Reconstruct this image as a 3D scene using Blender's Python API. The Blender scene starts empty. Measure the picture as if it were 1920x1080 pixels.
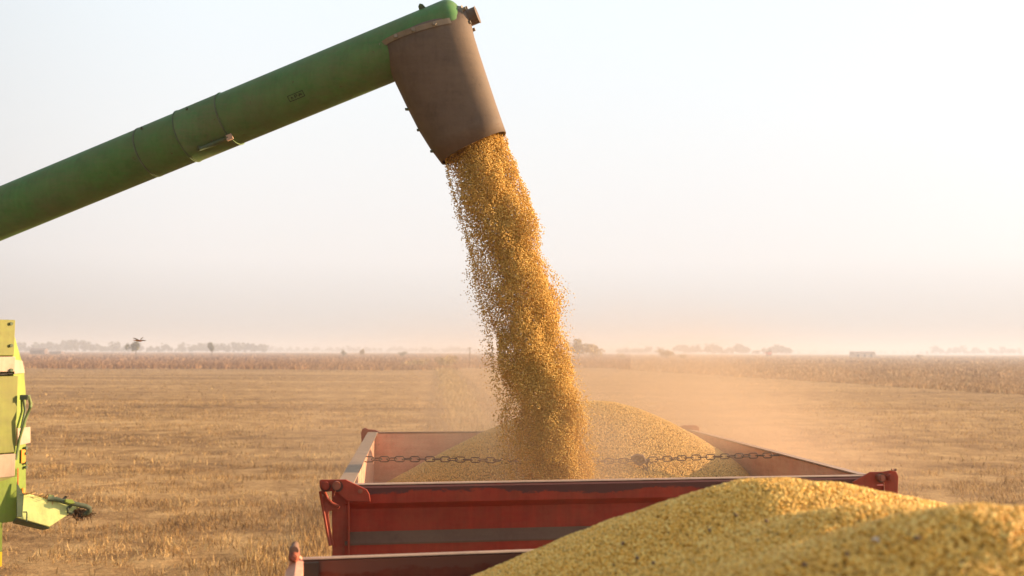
import bpy, math, random
import numpy as np
from mathutils import Vector, Matrix, noise
random.seed(7); rng = np.random.default_rng(7)
R = math.radians
sc = bpy.context.scene
C = sc.collection

# ------------------------------------------------------------------ camera
F = 1850.0                      # focal length in pixels of a 1920 px wide frame
CAMH = 2.8
cam_d = bpy.data.cameras.new("camera"); cam = bpy.data.objects.new("camera", cam_d); C.objects.link(cam)
cam_d.sensor_width = 36; cam_d.lens = 36 * F / 1920
cam_d.clip_start = 0.05; cam_d.clip_end = 20000
PITCH = math.atan(119 / F); ROLL = R(0.2)
CM = (Matrix.Rotation(R(90) + PITCH, 4, 'X') @ Matrix.Rotation(ROLL, 4, 'Z'))
cam.matrix_world = Matrix.Translation((0, 0, CAMH)) @ CM
cam_d.dof.use_dof = True; cam_d.dof.focus_distance = 5.2; cam_d.dof.aperture_fstop = 3.2
sc.camera = cam

# ------------------------------------------------------------------ light
SUN_AZ = R(12)                  # how far behind the picture plane the sun stands, on the right
SUN_EL = R(12.5)
sdir = Vector((math.cos(SUN_AZ) * math.cos(SUN_EL), math.sin(SUN_AZ) * math.cos(SUN_EL), math.sin(SUN_EL)))
sun_d = bpy.data.lights.new("sun", 'SUN'); sun = bpy.data.objects.new("sun", sun_d); C.objects.link(sun)
sun_d.energy = 5.0; sun_d.angle = R(0.6); sun_d.color = (1.0, 0.68, 0.40)
sun.rotation_euler = sdir.to_track_quat('Z', 'Y').to_euler()

w = bpy.data.worlds.new("World"); sc.world = w; w.use_nodes = True
nt = w.node_tree; nt.nodes.clear()
def wn(t, **k):
    n = nt.nodes.new(t)
    for a, b in k.items(): setattr(n, a, b)
    return n
sky = wn('ShaderNodeTexSky', sky_type='NISHITA', sun_disc=False, sun_elevation=SUN_EL,
         sun_rotation=math.atan2(sdir.x, sdir.y), air_density=0.8, dust_density=7.0, ozone_density=1.0, altitude=0)
hs = wn('ShaderNodeHueSaturation'); hs.inputs['Saturation'].default_value = 0.35; hs.inputs['Value'].default_value = 0.16
bg = wn('ShaderNodeBackground'); bg.inputs['Strength'].default_value = 0.12
out = wn('ShaderNodeOutputWorld')
nt.links.new(sky.outputs[0], hs.inputs['Color'])
# thin white veil over the whole sky: warm at the horizon, cool above, brightest on the sun's side
tc = wn('ShaderNodeTexCoord'); sx = wn('ShaderNodeSeparateXYZ'); nt.links.new(tc.outputs['Generated'], sx.inputs[0])
vr = wn('ShaderNodeValToRGB'); nt.links.new(sx.outputs[2], vr.inputs[0])
for i, (p, c) in enumerate(((0.0, (.69, .64, .60)), (.09, (.90, .855, .83)), (.20, (.88, .885, .885)), (.34, (.85, .92, .96)), (.8, (.45, .56, .70)))):
    if i > 1: vr.color_ramp.elements.new(p)
    vr.color_ramp.elements[i].position = p; vr.color_ramp.elements[i].color = (*c, 1)
dt = wn('ShaderNodeVectorMath', operation='DOT_PRODUCT'); nt.links.new(tc.outputs['Generated'], dt.inputs[0]); dt.inputs[1].default_value = (math.cos(SUN_AZ), math.sin(SUN_AZ), 0)
dm = wn('ShaderNodeMapRange', interpolation_type='SMOOTHSTEP'); nt.links.new(dt.outputs['Value'], dm.inputs[0])
for i, x in enumerate((-1.0, -.05, .3, 3.2)): dm.inputs[i + 1].default_value = x
vm = wn('ShaderNodeVectorMath', operation='SCALE'); nt.links.new(vr.outputs[0], vm.inputs[0]); nt.links.new(dm.outputs[0], vm.inputs['Scale'])
va = wn('ShaderNodeVectorMath', operation='ADD'); nt.links.new(hs.outputs[0], va.inputs[0]); nt.links.new(vm.outputs[0], va.inputs[1])
nt.links.new(va.outputs[0], bg.inputs['Color']); nt.links.new(bg.outputs[0], out.inputs['Surface'])

sc.view_settings.view_transform = 'Standard'; sc.view_settings.look = 'None'
sc.view_settings.exposure = 1.38; sc.view_settings.gamma = 1.0
sc.cycles.volume_bounces = 1; sc.cycles.max_bounces = 8; sc.cycles.diffuse_bounces = 4
sc.cycles.transparent_max_bounces = 8; sc.cycles.use_denoising = True
sc.cycles.volume_step_rate = 2.0; sc.cycles.volume_max_steps = 128

# ------------------------------------------------------------------ helpers
def ray(px, py):
    return CM.to_3x3() @ Vector(((px - 960) / F, -(py - 540) / F, -1))
CO = Vector((0, 0, CAMH))
def at(px, py, D):
    d = ray(px, py); return CO + d * (D / d.y)
def onz(px, py, z):
    d = ray(px, py); return CO + d * ((z - CAMH) / d.z)
def onplane(px, py, p0, n):
    d = ray(px, py); return CO + d * ((p0 - CO).dot(n) / d.dot(n))

class MB:
    def __init__(s): s.v = []; s.f = []; s.sm = []
    def add(s, vs, fs, smooth=False):
        b = len(s.v); s.v += [tuple(v) for v in vs]; s.f += [tuple(i + b for i in f) for f in fs]; s.sm += [smooth] * len(fs); return s
    def box(s, c, sx, sy, sz, M=None):
        c = Vector(c); vs = []
        for x in (-1, 1):
            for y in (-1, 1):
                for z in (-1, 1):
                    v = Vector((x * sx / 2, y * sy / 2, z * sz / 2))
                    if M: v = M @ v
                    vs.append(c + v)
        return s.add(vs, [(0, 1, 3, 2), (4, 6, 7, 5), (0, 4, 5, 1), (2, 3, 7, 6), (0, 2, 6, 4), (1, 5, 7, 3)])
    def prism(s, pts, off):          # polygon pts swept by the vector off
        n = len(pts); pts = [Vector(p) for p in pts]
        vs = pts + [p + off for p in pts]
        fs = [tuple(range(n)), tuple(range(2 * n - 1, n - 1, -1))] + [(i, i + n, (i + 1) % n + n, (i + 1) % n) for i in range(n)]
        return s.add(vs, fs)
    def tube(s, pts, r, n=12, caps=True, closed=False):
        pts = [Vector(p) for p in pts]; m = len(pts); rs = r if isinstance(r, (list, tuple)) else [r] * m
        vs = []; prev = None
        for i, p in enumerate(pts):
            if closed: t = (pts[(i + 1) % m] - pts[i - 1])
            else: t = pts[min(i + 1, m - 1)] - pts[max(i - 1, 0)]
            if t.length < 1e-9: t = prev_t
            t = t.normalized(); prev_t = t
            if prev is None:
                a = Vector((0, 0, 1)) if abs(t.z) < 0.9 else Vector((0, 1, 0)); u = t.cross(a).normalized()
            else: u = (prev - t * prev.dot(t)).normalized()
            prev = u; v = t.cross(u)
            for k in range(n):
                th = 2 * math.pi * k / n; vs.append(p + (u * math.cos(th) + v * math.sin(th)) * rs[i])
        fs = []
        for i in range(m if closed else m - 1):
            j = (i + 1) % m
            for k in range(n):
                fs.append((i * n + k, j * n + k, j * n + (k + 1) % n, i * n + (k + 1) % n))
        s.add(vs, fs, True)
        if caps and not closed:
            b = len(s.v) - len(vs)
            s.f.append(tuple(b + k for k in range(n))[::-1]); s.sm.append(False)
            s.f.append(tuple(b + (m - 1) * n + k for k in range(n))); s.sm.append(False)
        return s
    def cyl(s, a, b, r, n=16): return s.tube([a, b], r, n)
    def build(s, name, mat, parent=None, bevel=0):
        me = bpy.data.meshes.new(name); me.from_pydata(s.v, [], s.f); me.update()
        me.polygons.foreach_set('use_smooth', s.sm)
        o = bpy.data.objects.new(name, me); C.objects.link(o)
        if mat: me.materials.append(mat)
        if parent is not None: o.parent = parent; o.matrix_parent_inverse = parent.matrix_world.inverted()
        if bevel:
            m = o.modifiers.new('bevel', 'BEVEL'); m.width = bevel; m.segments = 2; m.limit_method = 'ANGLE'; m.angle_limit = R(35)
        return o

def npmesh(name, V, Fc, mat, smooth=True, parent=None):
    V = np.asarray(V, dtype=np.float32); Fc = np.asarray(Fc, dtype=np.int32); k = Fc.shape[1]
    me = bpy.data.meshes.new(name)
    me.vertices.add(len(V)); me.vertices.foreach_set('co', V.ravel())
    me.loops.add(Fc.size); me.loops.foreach_set('vertex_index', Fc.ravel())
    me.polygons.add(len(Fc)); me.polygons.foreach_set('loop_start', np.arange(0, Fc.size, k, dtype=np.int32))
    me.polygons.foreach_set('use_smooth', np.full(len(Fc), smooth))
    me.update(calc_edges=True); me.materials.append(mat)
    o = bpy.data.objects.new(name, me); C.objects.link(o)
    if parent is not None: o.parent = parent; o.matrix_parent_inverse = parent.matrix_world.inverted()
    return o

def empty(name, loc):
    o = bpy.data.objects.new(name, None); C.objects.link(o); o.location = loc; o.empty_display_size = 0.2
    bpy.context.view_layer.update(); return o
def tag(o, label=None, cat=None, group=None, kind=None):
    for k, v in (('label', label), ('category', cat), ('group', group), ('kind', kind)):
        if v: o[k] = v
    return o

# ------------------------------------------------------------------ materials
def mat(name, col=(.5, .5, .5), rough=0.6, spec=0.3, metal=0.0):
    m = bpy.data.materials.new(name); m.use_nodes = True
    b = m.node_tree.nodes['Principled BSDF']
    b.inputs['Base Color'].default_value = (*col, 1); b.inputs['Roughness'].default_value = rough
    b.inputs['Specular IOR Level'].default_value = spec; b.inputs['Metallic'].default_value = metal
    return m
class NT:
    def __init__(s, m): s.t = m.node_tree; s.b = s.t.nodes['Principled BSDF']
    def n(s, t, **k):
        x = s.t.nodes.new(t)
        for a, b in k.items():
            if a.startswith('i_'): x.inputs[a[2:].replace('_', ' ')].default_value = b
            else: setattr(x, a, b)
        return x
    def l(s, a, b): s.t.links.new(a, b)
    def pos(s, scale=(1, 1, 1)):
        g = s.n('ShaderNodeNewGeometry'); mp = s.n('ShaderNodeMapping'); mp.inputs['Scale'].default_value = scale
        s.l(g.outputs['Position'], mp.inputs['Vector']); return mp.outputs[0]
    def noise(s, vec, scale, detail=5, rough=.6):
        x = s.n('ShaderNodeTexNoise'); x.inputs['Scale'].default_value = scale; x.inputs['Detail'].default_value = detail
        x.inputs['Roughness'].default_value = rough; s.l(vec, x.inputs['Vector']); return x.outputs['Fac']
    def ramp(s, fac, stops):
        r = s.n('ShaderNodeValToRGB'); e = r.color_ramp.elements
        while len(e) < len(stops): e.new(0.5)
        for i, (p, c) in enumerate(stops):
            e[i].position = p; e[i].color = (*c, 1) if len(c) == 3 else c
        s.l(fac, r.inputs[0]); return r.outputs[0]
    def mix(s, fac, a, b, mode='MIX'):
        m = s.n('ShaderNodeMix', data_type='RGBA', blend_type=mode)
        if isinstance(fac, float): m.inputs[0].default_value = fac
        else: s.l(fac, m.inputs[0])
        for i, x in ((6, a), (7, b)):
            if isinstance(x, tuple): m.inputs[i].default_value = (*x, 1)
            else: s.l(x, m.inputs[i])
        return m.outputs[2]
    def math(s, op, a, b=None, c=None):
        m = s.n('ShaderNodeMath', operation=op)
        for i, x in enumerate((a, b, c)):
            if x is None: continue
            if isinstance(x, (int, float)): m.inputs[i].default_value = x
            else: s.l(x, m.inputs[i])
        return m.outputs[0]
    def bump(s, h, strength, dist):
        b = s.n('ShaderNodeBump'); b.inputs['Strength'].default_value = strength; b.inputs['Distance'].default_value = dist
        s.l(h, b.inputs['Height']); s.l(b.outputs[0], s.b.inputs['Normal'])
G3 = lambda x: (x, x, x)

def painted(name, col, dust, amount=.45, rough=.45, worn=None, rim=None):
    """paint under a patchy film of field dust; worn = colour showing where the paint along the rim has gone"""
    m = mat(name, col, rough, .18 if col[0] > col[1] * 3 else .32); t = NT(m); p = t.pos()
    a = t.noise(p, 3.0, 6, .7); b = t.noise(t.pos((6, 6, 40)), 1.0, 4, .6); c = t.noise(p, 60, 3)
    f = t.math('ADD', t.math('MULTIPLY', a, .55), t.math('ADD', t.math('MULTIPLY', b, .25), t.math('MULTIPLY', c, .2)))
    fr = t.ramp(f, [(.40, G3(amount * .35)), (.62, G3(min(1, amount * 1.5)))])
    base = col
    vs_ = t.math('ADD', t.math('MULTIPLY', t.noise(p, 9, 5), .6), t.math('MULTIPLY', t.noise(t.pos((38, 38, 1.6)), 1.0, 4), .4))
    v = t.ramp(vs_, [(.34, tuple(x * .68 for x in col)), (.66, tuple(min(1, x * 1.18) for x in col))])
    x = t.mix(fr, v, dust)
    if worn:
        g = t.n('ShaderNodeNewGeometry'); sp = t.n('ShaderNodeSeparateXYZ'); t.l(g.outputs['Position'], sp.inputs[0])
        edge = t.math('SUBTRACT', 1.0, t.math('MULTIPLY', t.math('ABSOLUTE', t.math('SUBTRACT', sp.outputs[2], rim - .012)), 28.0))
        nz = t.math('ADD', t.math('MULTIPLY', t.noise(t.pos((1, 1, 2.0)), 22, 7, .75), .6), t.math('MULTIPLY', t.noise(t.pos((1, 1, .2)), 3.2, 2), .9))
        k = t.ramp(t.math('ADD', t.math('MULTIPLY', edge, .35), nz), [(.82, G3(0)), (.90, G3(.85))])
        x = t.mix(k, x, worn)
    spots = t.ramp(t.noise(p, 24, 6, .75), [(.64, G3(0)), (.70, G3(.7))])
    x = t.mix(spots, x, (.10, .045, .03))
    t.l(x, t.b.inputs['Base Color'])
    t.l(t.ramp(fr, [(0, G3(rough)), (1, G3(.9))]), t.b.inputs['Roughness'])
    t.bump(t.noise(p, 14, 5), .15, .01)
    return m

HR = 2.2                        # height of both trailers' rims
M = {}
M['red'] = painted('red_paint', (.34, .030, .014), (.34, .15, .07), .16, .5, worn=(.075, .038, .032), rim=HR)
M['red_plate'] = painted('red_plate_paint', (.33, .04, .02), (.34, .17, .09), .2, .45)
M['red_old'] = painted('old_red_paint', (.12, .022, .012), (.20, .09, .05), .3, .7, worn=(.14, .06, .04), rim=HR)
M['rim_metal'] = painted('bare_rim_metal', (.42, .27, .19), (.48, .33, .22), .5, .45)
M['dust_ledge'] = painted('dusty_ledge', (.125, .055, .032), (.17, .095, .055), .7, .8)
M['inside'] = painted('dusty_inner_wall', (.60, .21, .14), (.80, .50, .33), .85, .7)
M['wood_lip'] = painted('worn_grey_lip', (.34, .23, .15), (.42, .29, .19), .6, .7)
M['rust'] = painted('rusty_steel', (.20, .09, .05), (.33, .22, .15), .5, .75)
M['dark_washer'] = painted('greasy_washer', (.06, .025, .018), (.14, .08, .05), .3, .6)  # dark colour paints the shade round the hinge pins
M['chain'] = painted('chain_steel', (.10, .06, .045), (.22, .15, .10), .35, .6)
M['bolt'] = painted('bolt_steel', (.30, .075, .04), (.38, .20, .12), .4, .5)
M['green_pipe'] = painted('green_pipe_paint', (.06, .20, .045), (.17, .17, .085), .42, .42)
M['band_green'] = painted('green_band_paint', (.06, .19, .045), (.18, .17, .09), .55, .5)
M['dark_green'] = painted('dark_green_paint', (.05, .10, .04), (.16, .15, .10), .4, .5)
M['mid_green'] = painted('mid_green_paint', (.10, .20, .05), (.24, .22, .10), .4, .5)
M['spout'] = painted('brown_spout_sheet', (.112, .077, .051), (.18, .127, .084), .5, .55)
M['steel'] = painted('dull_steel', (.22, .20, .16), (.30, .25, .18), .5, .5)
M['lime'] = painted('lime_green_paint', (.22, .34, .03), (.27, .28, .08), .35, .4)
M['lime_lit'] = painted('yellow_green_paint', (.20, .225, .035), (.23, .20, .075), .45, .4)  # lit copy of the lime paint, the sunlit yellow put into its colour
M['cream'] = painted('cream_stripe', (.46, .34, .24), (.42, .31, .21), .4, .5)
M['chute'] = painted('pale_chute_paint', (.78, .86, .26), (.74, .68, .38), .25, .5)
M['orange'] = mat('orange_reflector', (.85, .30, .03), .4)
M['yellow'] = mat('yellow_sticker', (.90, .55, .02), .5)
M['redmark'] = mat('red_sticker', (.6, .08, .03), .5)
M['rubber'] = mat('black_rubber', (.03, .027, .024), .8)
M['tyre'] = painted('tyre_rubber', (.03, .028, .025), (.20, .15, .10), .5, .9)
M['straw_dark'] = mat('brown_chaff', (.16, .09, .045), .95, .1)
M['ink'] = mat('plate_ink', (.02, .022, .015), .7)

def bean_mat(name, lo, mid, hi):
    m = mat(name, mid, .5, .3); t = NT(m)
    g = t.n('ShaderNodeNewGeometry')
    c = t.ramp(g.outputs['Random Per Island'], [(0, lo), (.02, tuple(x * .55 for x in mid)), (.3, tuple(x * .82 for x in mid)), (.7, mid), (1, hi)])
    t.l(c, t.b.inputs['Base Color']); return m
M['bean'] = bean_mat('soybean_skin', (.16, .09, .03), (.76, .47, .13), (.84, .58, .19))
M['bean_fall'] = bean_mat('falling_soybean_skin', (.24, .12, .03), (.76, .49, .12), (.88, .64, .20))
M['bean_near'] = bean_mat('near_soybean_skin', (.22, .12, .04), (.96, .55, .095), (.99, .73, .23))
m = mat('soybean_mass', (.30, .18, .06), .9, .1); t = NT(m)
v = t.n('ShaderNodeTexVoronoi'); v.inputs['Scale'].default_value = 140; t.l(t.pos(), v.inputs['Vector'])
t.l(t.ramp(v.outputs['Distance'], [(0, (.50, .33, .11)), (.6, (.26, .16, .05))]), t.b.inputs['Base Color']); t.bump(v.outputs['Distance'], -.8, .004)
M['bean_mass'] = m

# ------------------------------------------------------------------ ground
m = mat('stubble_soil', (.3, .2, .1), 1.0, .05); t = NT(m)
n1 = t.noise(t.pos(), .9, 8, .72); n2 = t.noise(t.pos((.06, .5, 1)), .35, 6, .65); n3 = t.noise(t.pos(), 14, 5, .7)
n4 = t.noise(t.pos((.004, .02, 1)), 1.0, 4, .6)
f = t.math('ADD', t.math('MULTIPLY', n1, .36), t.math('ADD', t.math('MULTIPLY', n2, .24), t.math('ADD', t.math('MULTIPLY', n3, .22), t.math('MULTIPLY', t.noise(t.pos(), 42, 4, .75), .18))))
c = t.ramp(f, [(.40, (.10, .055, .026)), (.47, (.26, .15, .062)), (.54, (.46, .29, .125)), (.63, (.66, .45, .21))])
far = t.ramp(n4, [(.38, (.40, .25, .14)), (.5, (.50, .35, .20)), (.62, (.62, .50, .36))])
g = t.n('ShaderNodeNewGeometry'); sp = t.n('ShaderNodeSeparateXYZ'); t.l(g.outputs['Position'], sp.inputs[0])
# wheel tracks: two ruts running away behind the trailers, 
def rut(x0, k, w):
    q = t.math('ABSOLUTE', t.math('SUBTRACT', t.math('ADD', sp.outputs[0], t.math('ADD', t.math('MULTIPLY', sp.outputs[1], k), t.math('MULTIPLY', t.noise(t.pos((.2, .05, 1)), 1.0, 2), .8))), x0))
    m_ = t.n('ShaderNodeMapRange'); m_.inputs[1].default_value = w; m_.inputs[2].default_value = w * .4; t.l(q, m_.inputs[0]); return m_.outputs[0]
dk = t.math('MAXIMUM', rut(3.2, .076, .75), rut(.4, .076, .7))
c = t.mix(t.math('MULTIPLY', dk, .6), c, (.20, .125, .06))
c = t.mix(t.math('MULTIPLY', rut(1.8, .076, 1.0), .55), c, (.50, .36, .13))
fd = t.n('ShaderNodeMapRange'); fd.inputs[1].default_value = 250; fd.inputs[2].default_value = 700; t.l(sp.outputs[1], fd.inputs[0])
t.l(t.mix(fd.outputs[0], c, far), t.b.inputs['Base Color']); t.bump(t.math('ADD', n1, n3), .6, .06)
M['soil'] = m
xs = np.concatenate([-np.geomspace(3000, 60, 16), np.linspace(-50, 50, 101), np.geomspace(60, 3000, 16)])
ys = np.concatenate([np.array([-2800, -800, -200, -50, -10]), np.linspace(0, 90, 136), np.geomspace(100, 3000, 30)])
X, Y = np.meshgrid(xs, ys)
Z = np.zeros_like(X)
for (a, b, p, q, am) in ((.31, .17, .3, 1.1, .025), (.12, .43, 1.3, .2, .03), (.9, .6, .5, 2, .012), (1.7, 1.1, 2.2, 0, .01)):
    Z += am * np.sin(a * X + b * Y + p) * np.cos(b * X - a * Y + q)
near = (np.abs(X) < 52) & (Y > -5) & (Y < 92); Z *= near
nx, ny = len(xs), len(ys); idx = np.arange(nx * ny).reshape(ny, nx)
Fq = np.stack([idx[:-1, :-1], idx[:-1, 1:], idx[1:, 1:], idx[1:, :-1]], -1).reshape(-1, 4)
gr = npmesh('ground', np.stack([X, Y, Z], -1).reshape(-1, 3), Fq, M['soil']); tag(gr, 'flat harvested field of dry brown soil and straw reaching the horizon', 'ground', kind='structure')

# stubble: separate stalks, standing and lying
def straw_mat(name, a, b, c):
    m = mat(name, b, .8, .15); t = NT(m); g = t.n('ShaderNodeNewGeometry')
    cc = t.ramp(g.outputs['Random Per Island'], [(0, a), (.35, b), (.8, c), (1, tuple(min(1, x * 1.3) for x in c))])
    big = t.ramp(t.noise(t.pos((.25, 1, 1)), .5, 4), [(.35, (.62, .55, .48)), (.6, (1.1, 1.1, 1.1))])
    t.l(t.mix(1.0, cc, big, 'MULTIPLY'), t.b.inputs['Base Color']); return m
M['straw'] = straw_mat('dry_straw', (.14, .08, .03), (.50, .30, .11), (.76, .52, .22))
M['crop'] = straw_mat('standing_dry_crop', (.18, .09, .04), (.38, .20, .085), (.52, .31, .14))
def stalks(N, X, Y, H, W, lean, mname, name, z0=0.0):
    """each stalk a bent strip of two quads"""
    az = rng.uniform(0, 2 * np.pi, N); tilt = np.clip(np.abs(rng.normal(0, lean, N)), 0, 1.5)
    d = np.stack([np.sin(tilt) * np.cos(az), np.sin(tilt) * np.sin(az), np.cos(tilt)], -1)
    az2 = rng.uniform(0, np.pi, N); s = np.stack([np.cos(az2), np.sin(az2) * .4, np.zeros(N)], -1) * (W / 2)[:, None]
    base = np.stack([X, Y, np.full(N, z0) + rng.uniform(-.01, .02, N)], -1)
    mid = base + d * (H * .55)[:, None]
    d2 = d + rng.normal(0, .25, (N, 3)); top = mid + d2 * (H * .45)[:, None]
    V = np.stack([base - s, base + s, mid + s, mid - s, top + s * .4, top - s * .4], 1).reshape(-1, 3)
    k = np.arange(N)[:, None] * 6
    Fc = np.concatenate([k + np.array([0, 1, 2, 3]), k + np.array([3, 2, 4, 5])], 0)
    return V, Fc
def wedge(N, y0, y1, m0=3.0, k=.60):
    """points inside the widening wedge the field is seen through, with margins"""
    Y = np.sqrt(rng.uniform(y0 ** 2, y1 ** 2, N)); X = rng.uniform(-1, 1, N) * (k * Y + m0); return X, Y
Vs, Fs, o_ = [], [], 0
def rowclump(X, Y, amt=.55):
    n = np.sin(Y * 9.0 + .4 * np.sin(X * .3)) ; return X, Y + .12 * n * amt
for (N, y0, y1, h, wd, ln) in ((210000, 8.5, 24, .085, .0075, 1.4), (9000, 8.5, 24, .10, .008, .6), (130000, 24, 55, .085, .015, 1.4), (60000, 55, 160, .08, .04, 1.5)):
    X, Y = wedge(N, y0, y1); 
    keep = np.array([noise.noise(Vector((x * .35, y * .9, 3.1))) + .9 * noise.noise(Vector((x * 1.6, y * 2.2, 7.1))) for x, y in zip(X, Y)]) + rng.uniform(-.15, .15, N) > -.06
    X, Y = X[keep], Y[keep]; N = len(X)
    H = h * rng.uniform(.4, 1.6, N); W = wd * rng.uniform(.6, 1.4, N)
    V, Fc = stalks(N, X, Y, H, W, ln, '', ''); Vs.append(V); Fs.append(Fc + o_); o_ += len(V)
N = 7000; Y = rng.uniform(9, 24, N); X = -1.35 - .07 * Y - np.abs(rng.normal(0, .55, N)); H = .12 * rng.uniform(.4, 1.5, N)
V, Fc = stalks(N, X, Y, H, np.full(N, .009), .5, '', ''); Vs.append(V); Fs.append(Fc + o_); o_ += len(V)
st = npmesh('stubble', np.concatenate(Vs), np.concatenate(Fs), M['straw'], False)
tag(st, 'dry straw stubble and chaff covering the harvested field', 'stubble', kind='stuff')

# weedy strip between the ruts that run to the horizon
N = 5200; Y = rng.uniform(26, 150, N); X = 1.4 - .076 * Y + rng.normal(0, .55, N); M['weed'] = straw_mat('pale_weeds', (.26, .18, .06), (.46, .33, .13), (.58, .44, .20))
V, Fc = stalks(N, X, Y, (.09 + Y * .0014) * rng.uniform(.5, 1.5, N), .012 + Y * .0006, .5, '', '')
ws = npmesh('verge_weeds', V, Fc, M['weed'], False); tag(ws, 'yellowish weeds growing between the wheel ruts behind the far trailer', 'weeds', kind='stuff')

# standing crop beyond the cut part
def in_crop(X, Y):
    wob = 6 * np.sin(X * .045) + 3 * np.sin(X * .13 + 1)
    left = (X < -8) & (Y > 150 + wob)
    mid = (X >= -8) & (X < 16) & (Y > 165 + wob)
    e = np.where(X < 34, 165 - (X - 16) * 5.5, 66 - (X - 34) * .10)
    right = (X >= 16) & (Y > e + 1.5 * np.sin(X * .5))
    return left | mid | right
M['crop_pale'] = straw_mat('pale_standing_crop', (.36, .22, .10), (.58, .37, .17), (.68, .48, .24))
Vs, Fs, o_ = [], [], 0; V2, F2, o2 = [], [], 0
for (N, y0, y1, wd, h) in ((130000, 55, 110, .05, .30), (150000, 110, 230, .10, .55), (60000, 230, 520, .30, .66), (30000, 520, 1000, .8, .8)):
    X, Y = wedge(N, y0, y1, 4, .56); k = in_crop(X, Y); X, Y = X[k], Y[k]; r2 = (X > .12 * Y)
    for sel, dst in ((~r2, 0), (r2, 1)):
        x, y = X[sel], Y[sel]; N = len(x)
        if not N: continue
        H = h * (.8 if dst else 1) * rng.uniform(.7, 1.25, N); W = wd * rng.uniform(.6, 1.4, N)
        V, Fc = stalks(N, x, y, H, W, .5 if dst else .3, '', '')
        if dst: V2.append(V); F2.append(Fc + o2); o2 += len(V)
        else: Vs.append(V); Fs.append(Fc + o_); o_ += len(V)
cr = npmesh('standing_crop', np.concatenate(Vs), np.concatenate(Fs), M['crop'], False)
tag(cr, 'reddish brown uncut crop standing beyond the stubble up to the horizon', 'crop', kind='stuff')

c2 = npmesh('standing_crop', np.concatenate(V2), np.concatenate(F2), M['crop_pale'], False)
tag(c2, 'pale golden uncut crop on the right beyond the dust', 'crop', kind='stuff')

# ------------------------------------------------------------------ distant things
def leafy(name, leaves, mname, parent, size, centre, radii, seedv):
    r = np.random.default_rng(seedv)
    nb = 9; cs = r.normal(0, .42, (nb, 3)) * np.array(radii); cs[:, 2] = np.abs(cs[:, 2]) * .9 - radii[2] * .15
    which = r.integers(0, nb, leaves); d = r.normal(0, 1, (leaves, 3)); d /= np.linalg.norm(d, axis=1)[:, None]
    P = cs[which] + d * (np.array(radii) * .42) * (r.uniform(.4, 1, leaves) ** .5)[:, None] + np.array(centre)
    P[:, 2] = np.maximum(P[:, 2], .12)
    a = r.normal(0, 1, (leaves, 3)); a /= np.linalg.norm(a, axis=1)[:, None]
    b = np.cross(a, r.normal(0, 1, (leaves, 3))); b /= np.linalg.norm(b, axis=1)[:, None]
    s = (size * r.uniform(.5, 1.3, leaves))[:, None]
    V = np.stack([P - a * s, P - b * s * .6, P + a * s, P + b * s * .6], 1).reshape(-1, 3)
    k = np.arange(leaves)[:, None] * 4
    return V, k + np.array([0, 1, 2, 3])
def leafmat(name, a, b):
    m = mat(name, a, .8, .1); t = NT(m); g = t.n('ShaderNodeNewGeometry')
    t.l(t.ramp(g.outputs['Random Per Island'], [(0, a), (1, b)]), t.b.inputs['Base Color']); return m
M['leaf'] = leafmat('olive_leaves', (.07, .075, .025), (.16, .14, .05))
M['leaf_dry'] = leafmat('dry_leaves', (.30, .22, .10), (.46, .36, .18))
M['leaf_far'] = leafmat('far_leaves', (.05, .06, .035), (.09, .09, .05))
M['bark'] = mat('bark', (.10, .07, .05), .9, .1)
def tree(px, D, h, wd, label, mt, sd, cat='tree', group=None, n=420, low=.35):
    p = at(px, 660, D); p.z = 0; h *= 1.45 if D > 200 else 1.0; wd *= 1.15
    e = empty('tree' if cat == 'tree' else 'shrub', p)
    V, Fc = leafy('', n, '', None, h * .07, (p.x, p.y, h * (.5 + low * .4)), (wd * .62, wd * .62, h * .5), sd)
    V[:, 2] = np.clip(V[:, 2], 0.05, h)
    npmesh('crown', V, Fc, M[mt], False, e)
    b = MB(); b.tube([p, p + Vector((.03 * h, 0, h * .4)), p + Vector((-.02 * h, 0, h * .75))], [h * .03, h * .022, h * .008], 6)
    for s_ in (-1, 1): b.tube([p + Vector((.02 * h, 0, h * .35)), p + Vector((s_ * wd * .25, 0, h * .65))], [h * .015, h * .006], 5)
    b.build('trunk' if cat == 'tree' else 'stem', M['bark'], e)
    tag(e, label, cat, group)
tree(254, 330, 4.4, 2.6, 'lone round dark green tree on the left horizon below the dragonfly', 'leaf', 1)
tree(397, 380, 4.05, 2.0, 'small pointed tree alone on the horizon, between the round tree and the auger stream', 'leaf', 2)
tree(1085, 330, 4.9, 5.2, 'broad pale bushy tree just right of the falling soybeans', 'leaf_dry', 3, n=900, low=.1)
tree(1112, 336, 3.3, 4.2, 'low bush leaning on the broad pale tree', 'leaf_dry', 4, 'shrub', n=500, low=0)
tree(838, 150, 2.4, 2.3, 'yellow green bush at the end of the wheel track', 'leaf_dry', 5, 'shrub', n=600, low=0)
tree(783, 158, 1.7, 3.2, 'low brown bush on the crop edge left of the yellow green bush', 'leaf_dry', 6, 'shrub', n=400, low=0)
tree(1167, 330, 1.6, 2.4, 'tiny round shrub on the horizon nearest the broad pale tree', 'leaf_dry', 7, 'shrub', low=0)
tree(1250, 340, 3.0, 4.5, 'spreading shrub mid way between the broad pale tree and the vehicle in dust', 'leaf_dry', 8, 'shrub', low=0)
tree(1280, 342, 1.5, 3.5, 'flat low shrub touching the spreading shrub', 'leaf_dry', 9, 'shrub', low=0)
tree(645, 420, 2.4, 1.8, 'small shrub on the horizon, leftmost of the two under the auger', 'leaf', 10, 'shrub', low=0)
tree(680, 420, 3.0, 1.6, 'small upright shrub on the horizon, right one of the two under the auger', 'leaf_dry', 11, 'shrub', low=0)
tree(755, 430, 2.2, 2.6, 'small squat shrub on the horizon left of the utility pole', 'leaf', 12, 'shrub', low=0)
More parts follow.
